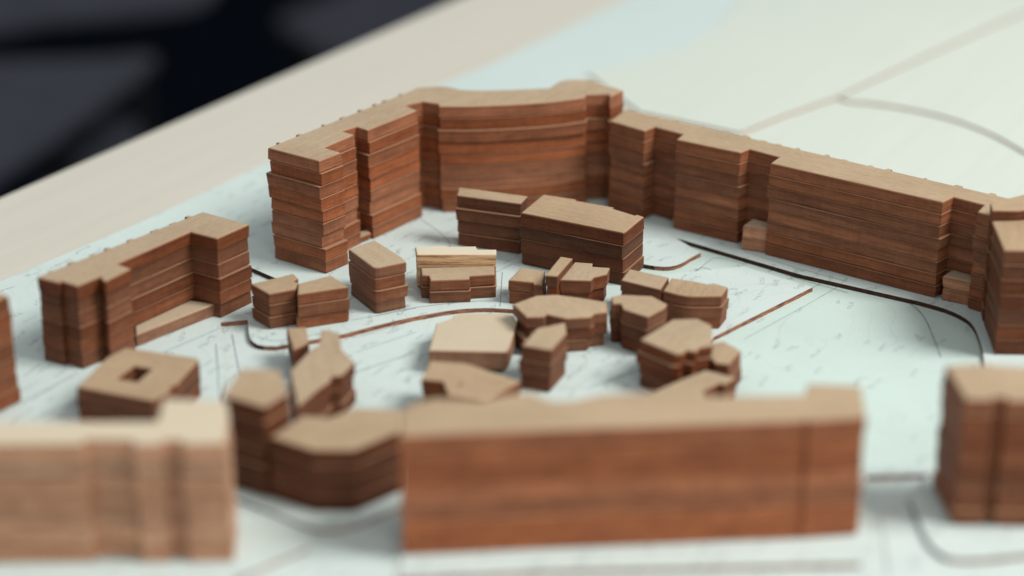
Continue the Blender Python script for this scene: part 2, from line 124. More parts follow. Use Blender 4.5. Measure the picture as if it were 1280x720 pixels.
WEST_IN = [(-0.6629, 4.0708), (-0.4809, 4.0133), (-0.61, 3.8994), (-0.6798, 3.7553), (-0.2857, 3.7553), (-0.2388, 3.9122), (-0.2485, 4.2257), (-0.3665, 4.1272), (-0.3769, 4.1221), (-0.3928, 4.1148), (-0.4077, 4.1102), (-0.4214, 4.1093), (-0.4358, 4.1105), (-0.4491, 4.1135), (-0.4626, 4.1196), (-0.4761, 4.1281), (-0.4855, 4.1342), (-0.5563, 4.1901), (-0.695, 4.2878)]
MEADOW = [(1.2215, 7.2757), (1.2485, 7.2373), (1.2728, 7.2307), (1.3074, 7.2218), (1.3477, 7.2088), (1.3891, 7.1898), (1.433, 7.1646), (1.4806, 7.1342), (1.5279, 7.099), (1.5707, 7.0598), (1.6086, 7.0155), (1.6433, 6.9665), (1.6748, 6.9152), (1.7028, 6.8635), (1.7281, 6.8062), (1.7505, 6.7445), (1.7687, 6.6895), (1.7813, 6.6517), (1.8909, 6.2754), (2.4874, 7.0143), (3.1197, 9.0553), (2.8166, 9.2733), (2.2293, 8.4915)]
FAR_MEADOW = [(0.8097, 6.8722), (1.0069, 7.0873), (1.2102, 7.2805), (1.657, 7.8311), (2.2088, 8.4915), (2.8166, 9.2733), (1.9756, 9.7387), (1.1774, 9.1996), (0.8695, 8.2687), (0.6742, 7.8974), (0.294, 7.5753), (0.468, 7.1057)]
NEAR_MEADOW = [(0.1833, 7.4612), (0.2944, 7.5835), (0.6734, 7.883), (0.866, 8.228), (1.1725, 9.0899), (3.4957, 9.0899), (2.3176, 5.6827), (1.5989, 6.117), (1.0977, 6.4134), (0.4186, 6.9959)]
PLAN_LINES = [([(1.0005, 5.5866), (1.0207, 5.5715), (1.0497, 5.55), (1.0804, 5.5258), (1.1054, 5.5027), (1.1234, 5.4813), (1.1381, 5.4597), (1.1502, 5.4378), (1.1602, 5.4152), (1.1679, 5.3923), (1.1732, 5.3691), (1.1768, 5.3449), (1.1794, 5.3188), (1.1808, 5.2907), (1.1808, 5.261), (1.1801, 5.2301), (1.1794, 5.1982), (1.1786, 5.1618), (1.1774, 5.1219), (1.1763, 5.0862), (1.1755, 5.0616)], -0.0127, 0.004), ([(0.5198, 5.5926), (0.5366, 5.6268), (0.5606, 5.6751), (0.5829, 5.7165), (0.5986, 5.7446), (0.6124, 5.7652), (0.6295, 5.7737), (0.6555, 5.7628), (0.6845, 5.7399), (0.705, 5.7228)], -0.0127, 0.003), ([(0.505, 5.5866), (0.5609, 5.6851)], -0.0127, 0.003), ([(0.5431, 5.5866), (0.5805, 5.6602)], -0.0127, 0.003), ([(0.555, 5.6726), (0.5765, 5.6976), (0.6105, 5.6726), (0.585, 5.6293)], -0.0127, 0.003), ([(0.5942, 5.1982), (0.8459, 5.4968), (0.9427, 5.5987)], -0.0127, 0.0025), ([(0.648, 5.1768), (0.8593, 5.4209), (0.9722, 5.5564)], -0.0127, 0.002), ([(0.5203, 5.9178), (0.8599, 5.6048), (0.9878, 5.5027)], -0.0127, 0.002), ([(0.9948, 5.5549), (0.8654, 5.6529), (0.7117, 5.7924)], 0.0008, 0.002), ([(-0.3874, 5.3054), (-0.3613, 5.322), (-0.3227, 5.3456), (-0.2761, 5.3674), (-0.2167, 5.386), (-0.1491, 5.4028), (-0.0927, 5.4133), (-0.0549, 5.4133), (-0.0287, 5.4069), (-0.0116, 5.4017)], 0.0008, 0.0025), ([(-0.7084, 5.1635), (-0.6929, 5.1536), (-0.6703, 5.1408), (-0.6432, 5.1369), (-0.6071, 5.1507), (-0.5662, 5.1734), (-0.537, 5.1903)], 0.0008, 0.002), ([(-0.3074, 6.0898), (-0.2754, 6.0367), (-0.2319, 5.9615), (-0.199, 5.8843), (-0.1857, 5.8016), (-0.182, 5.7172), (-0.1805, 5.6591)], 0.0008, 0.0025), ([(-0.4537, 5.2776), (-0.2759, 5.3617)], 0.0008, 0.002), ([(-0.0715, 5.5974), (0.0, 5.6904), (0.0241, 5.6778)], 0.0008, 0.0025), ([(-0.0345, 5.3731), (-0.0287, 5.6281)], 0.0008, 0.0025), ([(-0.7861, 5.209), (-0.7308, 4.9406)], -0.0127, 0.003), ([(-0.8198, 5.3903), (-0.749, 5.4774)], 0.0008, 0.003), ([(-0.4514, 4.9406), (-0.2645, 5.0926)], -0.0127, 0.003), ([(-0.426, 5.1982), (-0.2738, 5.3076)], -0.0127, 0.002), ([(-0.4298, 5.0926), (-0.2702, 5.2252)], -0.0127, 0.002), ([(-1.3038, 4.9126), (-1.2769, 4.9872)], 0.0008, 0.003), ([(-1.2774, 4.7456), (-1.1755, 4.9126)], 0.0008, 0.004), ([(-1.2265, 4.6543), (-1.1366, 4.7689)], 0.0008, 0.003), ([(-0.9534, 5.0637), (-0.8209, 5.2227)], 0.0008, 0.003), ([(-0.8179, 5.1158), (-0.7612, 4.7689)], 0.0008, 0.003), ([(0.2006, 4.8399), (0.3442, 4.9522)], 0.0008, 0.003), ([(-0.4331, 3.9837), (-0.3523, 3.8647)], -0.0112, 0.004), ([(-0.4143, 4.2018), (-0.386, 4.1504), (-0.3467, 4.0797), (-0.3089, 4.0188), (-0.2729, 3.9747), (-0.2378, 3.939), (-0.2136, 3.915)], -0.0112, 0.004), ([(0.8662, 4.2018), (0.8365, 3.915)], -0.0112, 0.004)]
SEATS = [('dark charcoal upholstered seat at the far left beyond the table edge', [('seat', [(-4.9158, 15.0913), (-3.923, 15.0493), (-3.1992, 15.1124), (-2.814, 15.24), (-2.735, 15.1335), (-2.8828, 14.3655), (-3.1039, 13.4198), (-3.3253, 12.6391), (-3.506, 11.7408), (-4.0281, 11.3446)], -2.28, -2.2), ('backrest', [(-6.01, 18.9318), (-2.7796, 18.9318), (-2.4952, 16.8989), (-2.5469, 16.4886), (-2.6572, 16.2901), (-3.1157, 16.0959), (-3.7251, 15.9057), (-4.0464, 15.6279), (-4.9551, 15.2706)], -2.18, -2.1)]), ('dark charcoal upholstered seat just past the table edge, partly hidden by the board', [('seat', [(-3.0346, 15.0532), (-2.9366, 15.1322), (-2.7813, 14.5011), (-2.559, 13.3041), (-2.8434, 12.4779), (-3.1424, 11.9304), (-3.5122, 12.1989), (-3.2771, 13.5459)], -2.68, -2.6)]), ('dim charcoal upholstered seat in the shade near the top of the picture', [('seat', [(-2.3122, 19.4047), (-1.8001, 20.3609), (-1.0543, 22.0358), (0.5271, 22.0358), (0.0, 20.3609), (-0.8958, 18.3687), (-1.7871, 18.3169)], -3.2, -3.1)])]
PLAN_ROT = -1.041; EDGE_ROT = -1.041
CAM_H = 2.3725; FOCUS = 5.999; FSTOP = 0.46; WORLD = 0.46
LAMPS = [['key_lamp', [10, 2.5, 11.5], [0, 5.5, 0], 6, 6, 2500, [1, 0.965, 0.92]], ['front_fill', [3.0, -3.5, 7.0], [0, 4.5, 0], 3, 3, 150, [1, 0.95, 0.88]]]  # second entry is an added soft fill lifting faces turned to the camera

# ------------------------------------------------------------------ node helpers
def new_mat(name):
    m = bpy.data.materials.new(name); m.use_nodes = True
    nt = m.node_tree; nt.nodes.clear()
    out = nt.nodes.new('ShaderNodeOutputMaterial'); b = nt.nodes.new('ShaderNodeBsdfPrincipled')
    nt.links.new(b.outputs[0], out.inputs[0])
    return m, nt, b
def nd(nt, typ, **kw):
    n = nt.nodes.new(typ)
    for k, v in kw.items():
        if k.startswith('i_'):
            key = k[2:]
            key = int(key) if key.isdigit() else key.replace('_', ' ')
            n.inputs[key].default_value = v
        else: setattr(n, k, v)
    return n
def ln(nt, a, b): nt.links.new(a, b)
def math_n(nt, op, a, b=None, clamp=False):
    n = nt.nodes.new('ShaderNodeMath'); n.operation = op; n.use_clamp = clamp
    for i, v in enumerate((a, b)):
        if v is None: continue
        if isinstance(v, (int, float)): n.inputs[i].default_value = v
        else: nt.links.new(v, n.inputs[i])
    return n.outputs[0]
def mixc(nt, fac, a, b, blend='MIX'):
    n = nt.nodes.new('ShaderNodeMix'); n.data_type = 'RGBA'; n.blend_type = blend
    for i, v in ((0, fac), (6, a), (7, b)):
        if isinstance(v, (int, float)): n.inputs[i].default_value = v
        elif isinstance(v, tuple): n.inputs[i].default_value = v if len(v) == 4 else v + (1,)
        else: nt.links.new(v, n.inputs[i])
    return n.outputs[2]
def ramp(nt, fac, stops):
    n = nt.nodes.new('ShaderNodeValToRGB'); e = n.color_ramp.elements
    while len(e) < len(stops): e.new(.5)
    for el, (p, c) in zip(e, stops):
        el.position = p; el.color = (c, c, c, 1) if isinstance(c, (int, float)) else c + (1,)
    nt.links.new(fac, n.inputs[0]); return n.outputs[0]
def noise(nt, vec, scale, detail=3, rough=.55, dist=0.):
    n = nd(nt, 'ShaderNodeTexNoise', i_Scale=scale, i_Detail=detail, i_Roughness=rough, i_Distortion=dist)
    ln(nt, vec, n.inputs['Vector']); return n.outputs[0]
def mapped(nt, vec, scale=(1, 1, 1), rotz=0., loc=(0, 0, 0)):
    n = nd(nt, 'ShaderNodeMapping'); n.inputs['Scale'].default_value = scale
    n.inputs['Rotation'].default_value = (0, 0, rotz); n.inputs['Location'].default_value = loc
    ln(nt, vec, n.inputs[0]); return n.outputs[0]

# ------------------------------------------------------------------ laser-cut hardwood: tan top, scorched red-brown edges
def wood_material():
    m, nt, b = new_mat('laser_cut_wood')
    tc = nd(nt, 'ShaderNodeTexCoord'); geo = nd(nt, 'ShaderNodeNewGeometry')
    def attr(n): return nd(nt, 'ShaderNodeAttribute', attribute_type='OBJECT', attribute_name=n).outputs['Fac']
    tone, pale, seed, ang = attr('tone'), attr('pale'), attr('seed'), attr('grain')
    off = nd(nt, 'ShaderNodeCombineXYZ'); 
    for i in range(3): ln(nt, seed, off.inputs[i])
    add = nd(nt, 'ShaderNodeVectorMath', operation='ADD'); ln(nt, tc.outputs['Object'], add.inputs[0]); ln(nt, off.outputs[0], add.inputs[1])
    rot = nd(nt, 'ShaderNodeVectorRotate', rotation_type='Z_AXIS'); ln(nt, add.outputs[0], rot.inputs[0]); ln(nt, ang, rot.inputs['Angle'])
    P = rot.outputs[0]
    # sides
    streak = noise(nt, mapped(nt, P, (3.5, 3.5, 130)), 1.6, 5, .65)
    fine = noise(nt, mapped(nt, P, (26, 26, 330)), 1.2, 3, .6)
    blot = noise(nt, mapped(nt, P, (9, 9, 22)), 1.0, 4, .6)
    vert = noise(nt, mapped(nt, P, (95, 95, 3)), 1.0, 2, .5)
    s = math_n(nt, 'ADD', math_n(nt, 'MULTIPLY', streak, .38), math_n(nt, 'MULTIPLY', fine, .30))
    s = math_n(nt, 'ADD', s, math_n(nt, 'MULTIPLY', blot, .36))
    s = math_n(nt, 'ADD', s, math_n(nt, 'MULTIPLY', vert, .12))
    side = ramp(nt, s, [(.34, (.042, .0138, .0075)), (.52, (.123, .0408, .0185)), (.68, (.200, .0705, .0305)), (.88, (.34, .142, .067))])
    side = mixc(nt, math_n(nt, 'MULTIPLY', pale, .85), side, ramp(nt, s, [(.42, (.25, .125, .075)), (.6, (.42, .25, .16)), (.78, (.56, .39, .26))]))
    raw = ramp(nt, noise(nt, mapped(nt, P, (5, 5, 75), 0), 1.5, 5, .7), [(.36, (.26, .13, .06)), (.47, (.58, .39, .22)), (.62, (.72, .55, .36))])
    side = mixc(nt, ramp(nt, pale, [(.8, 0.), (.95, 1.)]), side, raw)
    hue = nd(nt, 'ShaderNodeHueSaturation'); ln(nt, side, hue.inputs['Color'])
    ln(nt, math_n(nt, 'ADD', .5, math_n(nt, 'MULTIPLY', attr('warm'), .0045)), hue.inputs['Hue']); ln(nt, math_n(nt, 'SUBTRACT', 1., math_n(nt, 'MULTIPLY', attr('warm'), .09)), hue.inputs['Saturation'])
    side = hue.outputs[0]
    tn = nd(nt, 'ShaderNodeCombineColor'); 
    for i in range(3): ln(nt, tone, tn.inputs[i])
    side = mixc(nt, 1., side, tn.outputs[0], 'MULTIPLY')
    # overhang shade painted into each sheet's side, darkest near top and base
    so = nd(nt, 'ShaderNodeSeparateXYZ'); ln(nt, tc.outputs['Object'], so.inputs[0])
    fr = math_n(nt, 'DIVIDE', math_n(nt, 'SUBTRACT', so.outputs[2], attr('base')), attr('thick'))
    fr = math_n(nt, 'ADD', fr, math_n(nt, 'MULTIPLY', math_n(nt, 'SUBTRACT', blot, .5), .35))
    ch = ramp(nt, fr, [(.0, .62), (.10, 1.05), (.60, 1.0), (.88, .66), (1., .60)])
    side = mixc(nt, attr('overhang_shade'), side, mixc(nt, 1., side, ch, 'MULTIPLY'))
    # tops
    g1 = noise(nt, mapped(nt, P, (4, 85, 1)), 1.3, 5, .6, .3)
    g2 = noise(nt, mapped(nt, P, (40, 260, 1)), 1.0, 2, .5)
    g3 = noise(nt, P, 5., 3, .5)
    t = math_n(nt, 'ADD', math_n(nt, 'MULTIPLY', g1, .36), math_n(nt, 'MULTIPLY', g2, .42))
    t = math_n(nt, 'ADD', t, math_n(nt, 'MULTIPLY', g3, .3))
    top = ramp(nt, t, [(.36, (.335, .248, .160)), (.55, (.425, .328, .220)), (.76, (.50, .40, .277))])
    top = mixc(nt, math_n(nt, 'MULTIPLY', attr('fade'), .8), top, mixc(nt, 1., top, (.97, .89, .82), 'MULTIPLY'))
    spk = noise(nt, mapped(nt, P, (60, 190, 1)), 1., 2, .6)
    top = mixc(nt, ramp(nt, spk, [(.60, 0.), (.72, .38)]), top, (.24, .15, .09))
    top = mixc(nt, math_n(nt, 'MULTIPLY', pale, .95, True), top, (.66, .60, .46))
    sep = nd(nt, 'ShaderNodeSeparateXYZ'); ln(nt, geo.outputs['True Normal'], sep.inputs[0])
    top = mixc(nt, math_n(nt, 'MULTIPLY', attr('scorch'), .62), top, mixc(nt, .5, side, (.46, .20, .10)))
    k = ramp(nt, sep.outputs['Z'], [(.45, 0.), (.97, 1.)])
    c = mixc(nt, k, mixc(nt, ramp(nt, sep.outputs['Z'], [(.1, 0.), (.45, 1.)]), side, mixc(nt, .45, side, (.50, .22, .11))), top)
    ln(nt, c, b.inputs['Base Color'])
    b.inputs['Roughness'].default_value = .58
    rg = ramp(nt, s, [(.4, .72), (.8, .48)]); ln(nt, rg, b.inputs['Roughness'])
    b.inputs['Specular IOR Level'].default_value = .2
    bp = nd(nt, 'ShaderNodeBump', i_Strength=.28, i_Distance=.003)
    ln(nt, math_n(nt, 'ADD', s, math_n(nt, 'MULTIPLY', g2, .3)), bp.inputs['Height']); ln(nt, bp.outputs[0], b.inputs['Normal'])
    return m
WOOD = wood_material()

def paper_material(name, base, ink=.5, density=.55, rot=0., cream=None):
    """site-plan paper with small illegible printed annotations and fine drafting marks"""
    m, nt, b = new_mat(name)
    tc = nd(nt, 'ShaderNodeTexCoord'); P = mapped(nt, tc.outputs['Object'], (1, 1, 1), rot)
    wob = nd(nt, 'ShaderNodeTexNoise', i_Scale=6., i_Detail=2.); ln(nt, P, wob.inputs[0])
    P2n = nd(nt, 'ShaderNodeVectorMath', operation='MULTIPLY_ADD'); ln(nt, wob.outputs['Color'], P2n.inputs[0]); P2n.inputs[1].default_value = (.12, .12, 0); ln(nt, P, P2n.inputs[2])
    P2 = P2n.outputs[0]
    S = mapped(nt, P2, (8.5, 19, 1))
    fl = nd(nt, 'ShaderNodeVectorMath', operation='FLOOR'); ln(nt, S, fl.inputs[0])
    fr = nd(nt, 'ShaderNodeVectorMath', operation='FRACTION'); ln(nt, S, fr.inputs[0])
    wn = nd(nt, 'ShaderNodeTexWhiteNoise', noise_dimensions='2D'); ln(nt, fl.outputs[0], wn.inputs[0])
    pres = math_n(nt, 'LESS_THAN', wn.outputs['Value'], density)
    sx = nd(nt, 'ShaderNodeSeparateXYZ'); ln(nt, fr.outputs[0], sx.inputs[0])
    wc = nd(nt, 'ShaderNodeSeparateColor'); ln(nt, wn.outputs['Color'], wc.inputs[0])
    ex = math_n(nt, 'ADD', math_n(nt, 'MULTIPLY', wc.outputs[0], .35), .12)
    inx = math_n(nt, 'LESS_THAN', math_n(nt, 'ABSOLUTE', math_n(nt, 'SUBTRACT', sx.outputs[0], .5)), ex)
    iny = math_n(nt, 'LESS_THAN', math_n(nt, 'ABSOLUTE', math_n(nt, 'SUBTRACT', sx.outputs[1], math_n(nt, 'ADD', .3, math_n(nt, 'MULTIPLY', wc.outputs[1], .4)))), .13)
    ch = noise(nt, mapped(nt, P2, (230, 110, 1)), 1., 2, .5)
    mark = math_n(nt, 'MULTIPLY', math_n(nt, 'MULTIPLY', inx, iny), math_n(nt, 'MULTIPLY', pres, math_n(nt, 'GREATER_THAN', ch, .52)))
    # fine dashes and specks
    sp = noise(nt, mapped(nt, P, (170, 260, 1)), 1., 1, .5)
    spm = math_n(nt, 'MULTIPLY', math_n(nt, 'GREATER_THAN', sp, .66), math_n(nt, 'GREATER_THAN', noise(nt, P, 7., 2), .52))
    mark = math_n(nt, 'MAXIMUM', mark, math_n(nt, 'MULTIPLY', spm, .7))
    # thin contour lines
    v = noise(nt, P, 1.7, 2, .5)
    cl = math_n(nt, 'ABSOLUTE', math_n(nt, 'SUBTRACT', math_n(nt, 'FRACT', math_n(nt, 'MULTIPLY', v, 15.)), .5))
    cl = math_n(nt, 'MULTIPLY', math_n(nt, 'LESS_THAN', cl, .022), .22)
    mark = math_n(nt, 'MAXIMUM', mark, cl)
    var = noise(nt, P, 2.5, 4, .55)
    paper = mixc(nt, ramp(nt, var, [(.35, 0.), (.65, 1.)]), tuple(x * .95 for x in base), base)
    c = mixc(nt, math_n(nt, 'MULTIPLY', mark, ink), paper, (.13, .16, .19))
    # cut edges are scorched veneer
    geo = nd(nt, 'ShaderNodeNewGeometry'); sz = nd(nt, 'ShaderNodeSeparateXYZ'); ln(nt, geo.outputs['True Normal'], sz.inputs[0])
    edge = ramp(nt, noise(nt, mapped(nt, P, (30, 30, 200)), 1., 3), [(.35, (.10, .04, .026)), (.65, (.40, .18, .105))])
    c = mixc(nt, math_n(nt, 'GREATER_THAN', sz.outputs[2], .5), edge, c)
    ln(nt, c, b.inputs['Base Color']); b.inputs['Roughness'].default_value = .62; b.inputs['Specular IOR Level'].default_value = .25
    fib = noise(nt, P, 160., 2, .5); bp = nd(nt, 'ShaderNodeBump', i_Strength=.06, i_Distance=.002); ln(nt, fib, bp.inputs['Height']); ln(nt, bp.outputs[0], b.inputs['Normal'])
    return m

def board_material(name, c0, c1, rot=0.):
    m, nt, b = new_mat(name)
    tc = nd(nt, 'ShaderNodeTexCoord'); P = mapped(nt, tc.outputs['Object'], (1, 1, 1), rot)
    g = noise(nt, mapped(nt, P, (.7, 16, 3)), 1.2, 5, .6, .4); w = noise(nt, P, .9, 2)
    t = math_n(nt, 'ADD', math_n(nt, 'MULTIPLY', g, .7), math_n(nt, 'MULTIPLY', w, .3))
    c = ramp(nt, t, [(.35, c0), (.65, c1)])
    geo = nd(nt, 'ShaderNodeNewGeometry'); sz = nd(nt, 'ShaderNodeSeparateXYZ'); ln(nt, geo.outputs['True Normal'], sz.inputs[0])
    c = mixc(nt, math_n(nt, 'GREATER_THAN', sz.outputs[2], .5), (.36, .20, .13), c)
    ln(nt, c, b.inputs['Base Color']); b.inputs['Roughness'].default_value = .6; b.inputs['Specular IOR Level'].default_value = .25
    return m
def plain_material(name, c0, c1, scale=4., rough=.8, spec=.15):
    m, nt, b = new_mat(name)
    tc = nd(nt, 'ShaderNodeTexCoord')
    t = noise(nt, tc.outputs['Object'], scale, 4, .6)
    wv = noise(nt, tc.outputs['Object'], 90., 2, .6)
    c = ramp(nt, math_n(nt, 'ADD', math_n(nt, 'MULTIPLY', t, .7), math_n(nt, 'MULTIPLY', wv, .3)), [(.35, c0), (.65, c1)])
    ln(nt, c, b.inputs['Base Color']); b.inputs['Roughness'].default_value = rough; b.inputs['Specular IOR Level'].default_value = spec
    bp = nd(nt, 'ShaderNodeBump', i_Strength=.2, i_Distance=.02); ln(nt, wv, bp.inputs['Height']); ln(nt, bp.outputs[0], b.inputs['Normal'])
    return m

# ------------------------------------------------------------------ geometry helpers
def link(name, me, mat=None, parent=None):
    o = bpy.data.objects.new(name, me); COL.objects.link(o)
    if mat and me: me.materials.append(mat)
    if parent: o.parent = parent
    return o
def area2(p): return .5 * sum(p[i][0] * p[(i + 1) % len(p)][1] - p[(i + 1) % len(p)][0] * p[i][1] for i in range(len(p)))
def inset(poly, d):
    """mitred inward offset of a CCW ring (negative d for holes given CCW grows them)"""
    n = len(poly); out = []
    for i in range(n):
        a, b, c = Vector(poly[i - 1]), Vector(poly[i]), Vector(poly[(i + 1) % n])
        u = (b - a); v = (c - b)
        if u.length < 1e-6 or v.length < 1e-6: out.append(tuple(b)); continue
        u.normalize(); v.normalize()
        n1 = Vector((-u.y, u.x)); n2 = Vector((-v.y, v.x)); m = n1 + n2
        if m.length < .3: out.append(tuple(b + n1 * d)); continue
        m.normalize(); k = d / max(m.dot(n1), .5)
        out.append(tuple(b + m * k))
    return out
def cap(bm, rings, up=True):
    """triangulated face over an outer ring and holes given as lists of BMVerts"""
    flat = [v for r in rings for v in r]
    tris = geometry.tessellate_polygon([[v.co.copy() for v in r] for r in rings])
    for t in tris:
        vs = [flat[i] for i in t]
        nz = (vs[1].co - vs[0].co).cross(vs[2].co - vs[0].co).z
        if abs(nz) < 1e-12: continue
        if (nz > 0) != up: vs.reverse()
        try: bm.faces.new(vs)
        except ValueError: pass
def wavy(poly, R, amp, seg=.11):
    # long cut edges wander a hair, as a laser-cut sheet does
    out = []
    for i, a in enumerate(poly):
        b = poly[(i + 1) % len(poly)]; L = math.dist(a, b); out.append(a)
        if L < seg * 1.6: continue
        k = int(L / seg); nx, ny = -(b[1] - a[1]) / L, (b[0] - a[0]) / L
        for q in range(1, k):
            t = q / k; e = R.gauss(0, amp)
            out.append((a[0] + (b[0] - a[0]) * t + nx * e, a[1] + (b[1] - a[1]) * t + ny * e))
    return out
def slab_mesh(name, poly, z0, z1, hole=None, bev=.0016, taper=.0014, gap=.002, bottom=True, offs=(0, 0), rz=0., pivot=(0, 0)):
    """a cut sheet: slightly tapered rim, eased top and bottom arris, optional hole"""
    if area2(poly) < 0: poly = poly[::-1]
    R = Matrix.Rotation(rz, 2); pv = Vector(pivot)
    tr = lambda p: R @ (Vector(p) - pv) + pv + Vector(offs)
    bm = bmesh.new()
    b = min(bev, (z1 - z0) * .3)
    g = min(gap, (z1 - z0) * .2)
    prof = [(gap, z0), (0., z0 + g), (taper, z1 - b), (taper + .3 * bev, z1 - .3 * b), (taper + bev, z1)]
    loops = [poly] + ([hole if area2(hole) > 0 else hole[::-1]] if hole else [])
    ringsets = []
    for li, lp in enumerate(loops):
        rs = []
        for d, z in prof:
            pts = inset(lp, d if li == 0 else -d)
            rs.append([bm.verts.new((*tr(p), z)) for p in pts])
        ringsets.append(rs)
        n = len(lp)
        for r0, r1 in zip(rs, rs[1:]):
            for i in range(n):
                q = [r0[i], r0[(i + 1) % n], r1[(i + 1) % n], r1[i]]
                if li: q.reverse()
                bm.faces.new(q)
    cap(bm, [rs[-1] for rs in ringsets], True)
    if bottom: cap(bm, [rs[0] for rs in ringsets], False)
    me = bpy.data.meshes.new(name); bm.to_mesh(me); bm.free()
    return me
def sheet(name, outer, holes, z, depth, mat, label=None):
    """flat laid sheet with cut-outs; rims hang down by depth"""
    bm = bmesh.new(); rings = []
    for k, lp in enumerate([outer] + holes):
        if (area2(lp) > 0) != (k == 0): lp = lp[::-1]
        r = [bm.verts.new((x, y, z)) for x, y in lp]; q = [bm.verts.new((x, y, z - depth)) for x, y in lp]
        for i in range(len(r)):
            j = (i + 1) % len(r); f = bm.faces.new([q[i], q[j], r[j], r[i]]); f.normal_update()
            if k and f.normal.x < -.33: f.material_index = 1   # left-facing cut-out rims: kerb shade painted as a darker colour
        rings.append(r)
    cap(bm, rings, True)
    me = bpy.data.meshes.new(name); bm.to_mesh(me); bm.free()
    o = link(name, me, mat); me.materials.append(KERB_SHADE); o['kind'] = 'structure'
    return o

# ------------------------------------------------------------------ setting: table board, paper sheets, floor
KERB_SHADE = plain_material('shaded_kerb_cut', (.030, .015, .011), (.085, .040, .026), 40., .8)  # dark copy of the cut edge, paints shade on rims facing left
PAPER = paper_material('site_plan_paper', (.60, .705, .68), .46, .72, PLAN_ROT)
PAPER_COURT = paper_material('court_paper', (.56, .69, .645), .46, .42, PLAN_ROT)
CREAM = board_material('cream_board', (.575, .56, .485), (.615, .60, .53), EDGE_ROT)
PLAIN = board_material('pale_sheet', (.565, .635, .565), (.605, .665, .60), EDGE_ROT)
FLOOR = plain_material('dark_floor', (.0025, .004, .007), (.005, .0075, .012), 1.5, 1., 0.)

link_board = sheet('table_top', TABLE, [], -.026, .22, CREAM)
sheet('site_plan', RAISED, [COURT, LANE, PASSAGE, FRONT_STREET, WEST_STREET], 0., .0255, PAPER)
sheet('court_paving', COURT_IN, [], -.0135, .013, PAPER_COURT)
sheet('passage', PASSAGE_IN, [], -.0135, .013, PAPER)
sheet('lane', LANE_IN, [], -.0135, .013, PAPER)
sheet('front_street', FRONT_IN, [], -.012, .004, PAPER)
sheet('west_street', WEST_IN, [], -.0075, .004, PAPER)
for nm, ring in (('meadow', MEADOW), ('far_meadow', FAR_MEADOW), ('near_meadow', NEAR_MEADOW)):
    sheet(nm, ring, [], .013 if nm != 'near_meadow' else .004, .0125 if nm != 'near_meadow' else .0035, PLAIN)

WATER = plain_material('printed_blue', (.545, .655, .64), (.575, .68, .665), 1.2, .6)
sheet('water', WATER_RING, [], .002, .0015, WATER)
# printed drafting lines lying on the paper
def ink_material():
    m, nt, b = new_mat('plan_ink')
    tc = nd(nt, 'ShaderNodeTexCoord'); c = ramp(nt, noise(nt, tc.outputs['Object'], 30., 2), [(.3, (.22, .26, .29)), (.7, (.36, .41, .43))])
    ln(nt, c, b.inputs['Base Color']); b.inputs['Roughness'].default_value = .7
    return m
bm = bmesh.new()
for pts, z, w in PLAN_LINES:
    L = [Vector(p) for p in pts]; vs = []
    for i, p in enumerate(L):
        d = (L[min(i + 1, len(L) - 1)] - L[max(i - 1, 0)]).normalized(); n = Vector((-d.y, d.x)) * w * .5
        vs.append((bm.verts.new((*(p + n), z)), bm.verts.new((*(p - n), z))))
    for a, b_ in zip(vs, vs[1:]): bm.faces.new([a[1], b_[1], b_[0], a[0]])
me = bpy.data.meshes.new('plan_drawing'); bm.to_mesh(me); bm.free()
o = link('plan_drawing', me, ink_material()); o['kind'] = 'structure'

bm = bmesh.new(); q = [bm.verts.new(p) for p in ((-40, -30, -7.5), (40, -30, -7.5), (40, 60, -7.5), (-40, 60, -7.5))]; bm.faces.new(q)
me = bpy.data.meshes.new('floor'); bm.to_mesh(me); bm.free(); o = link('floor', me, FLOOR); o['kind'] = 'structure'

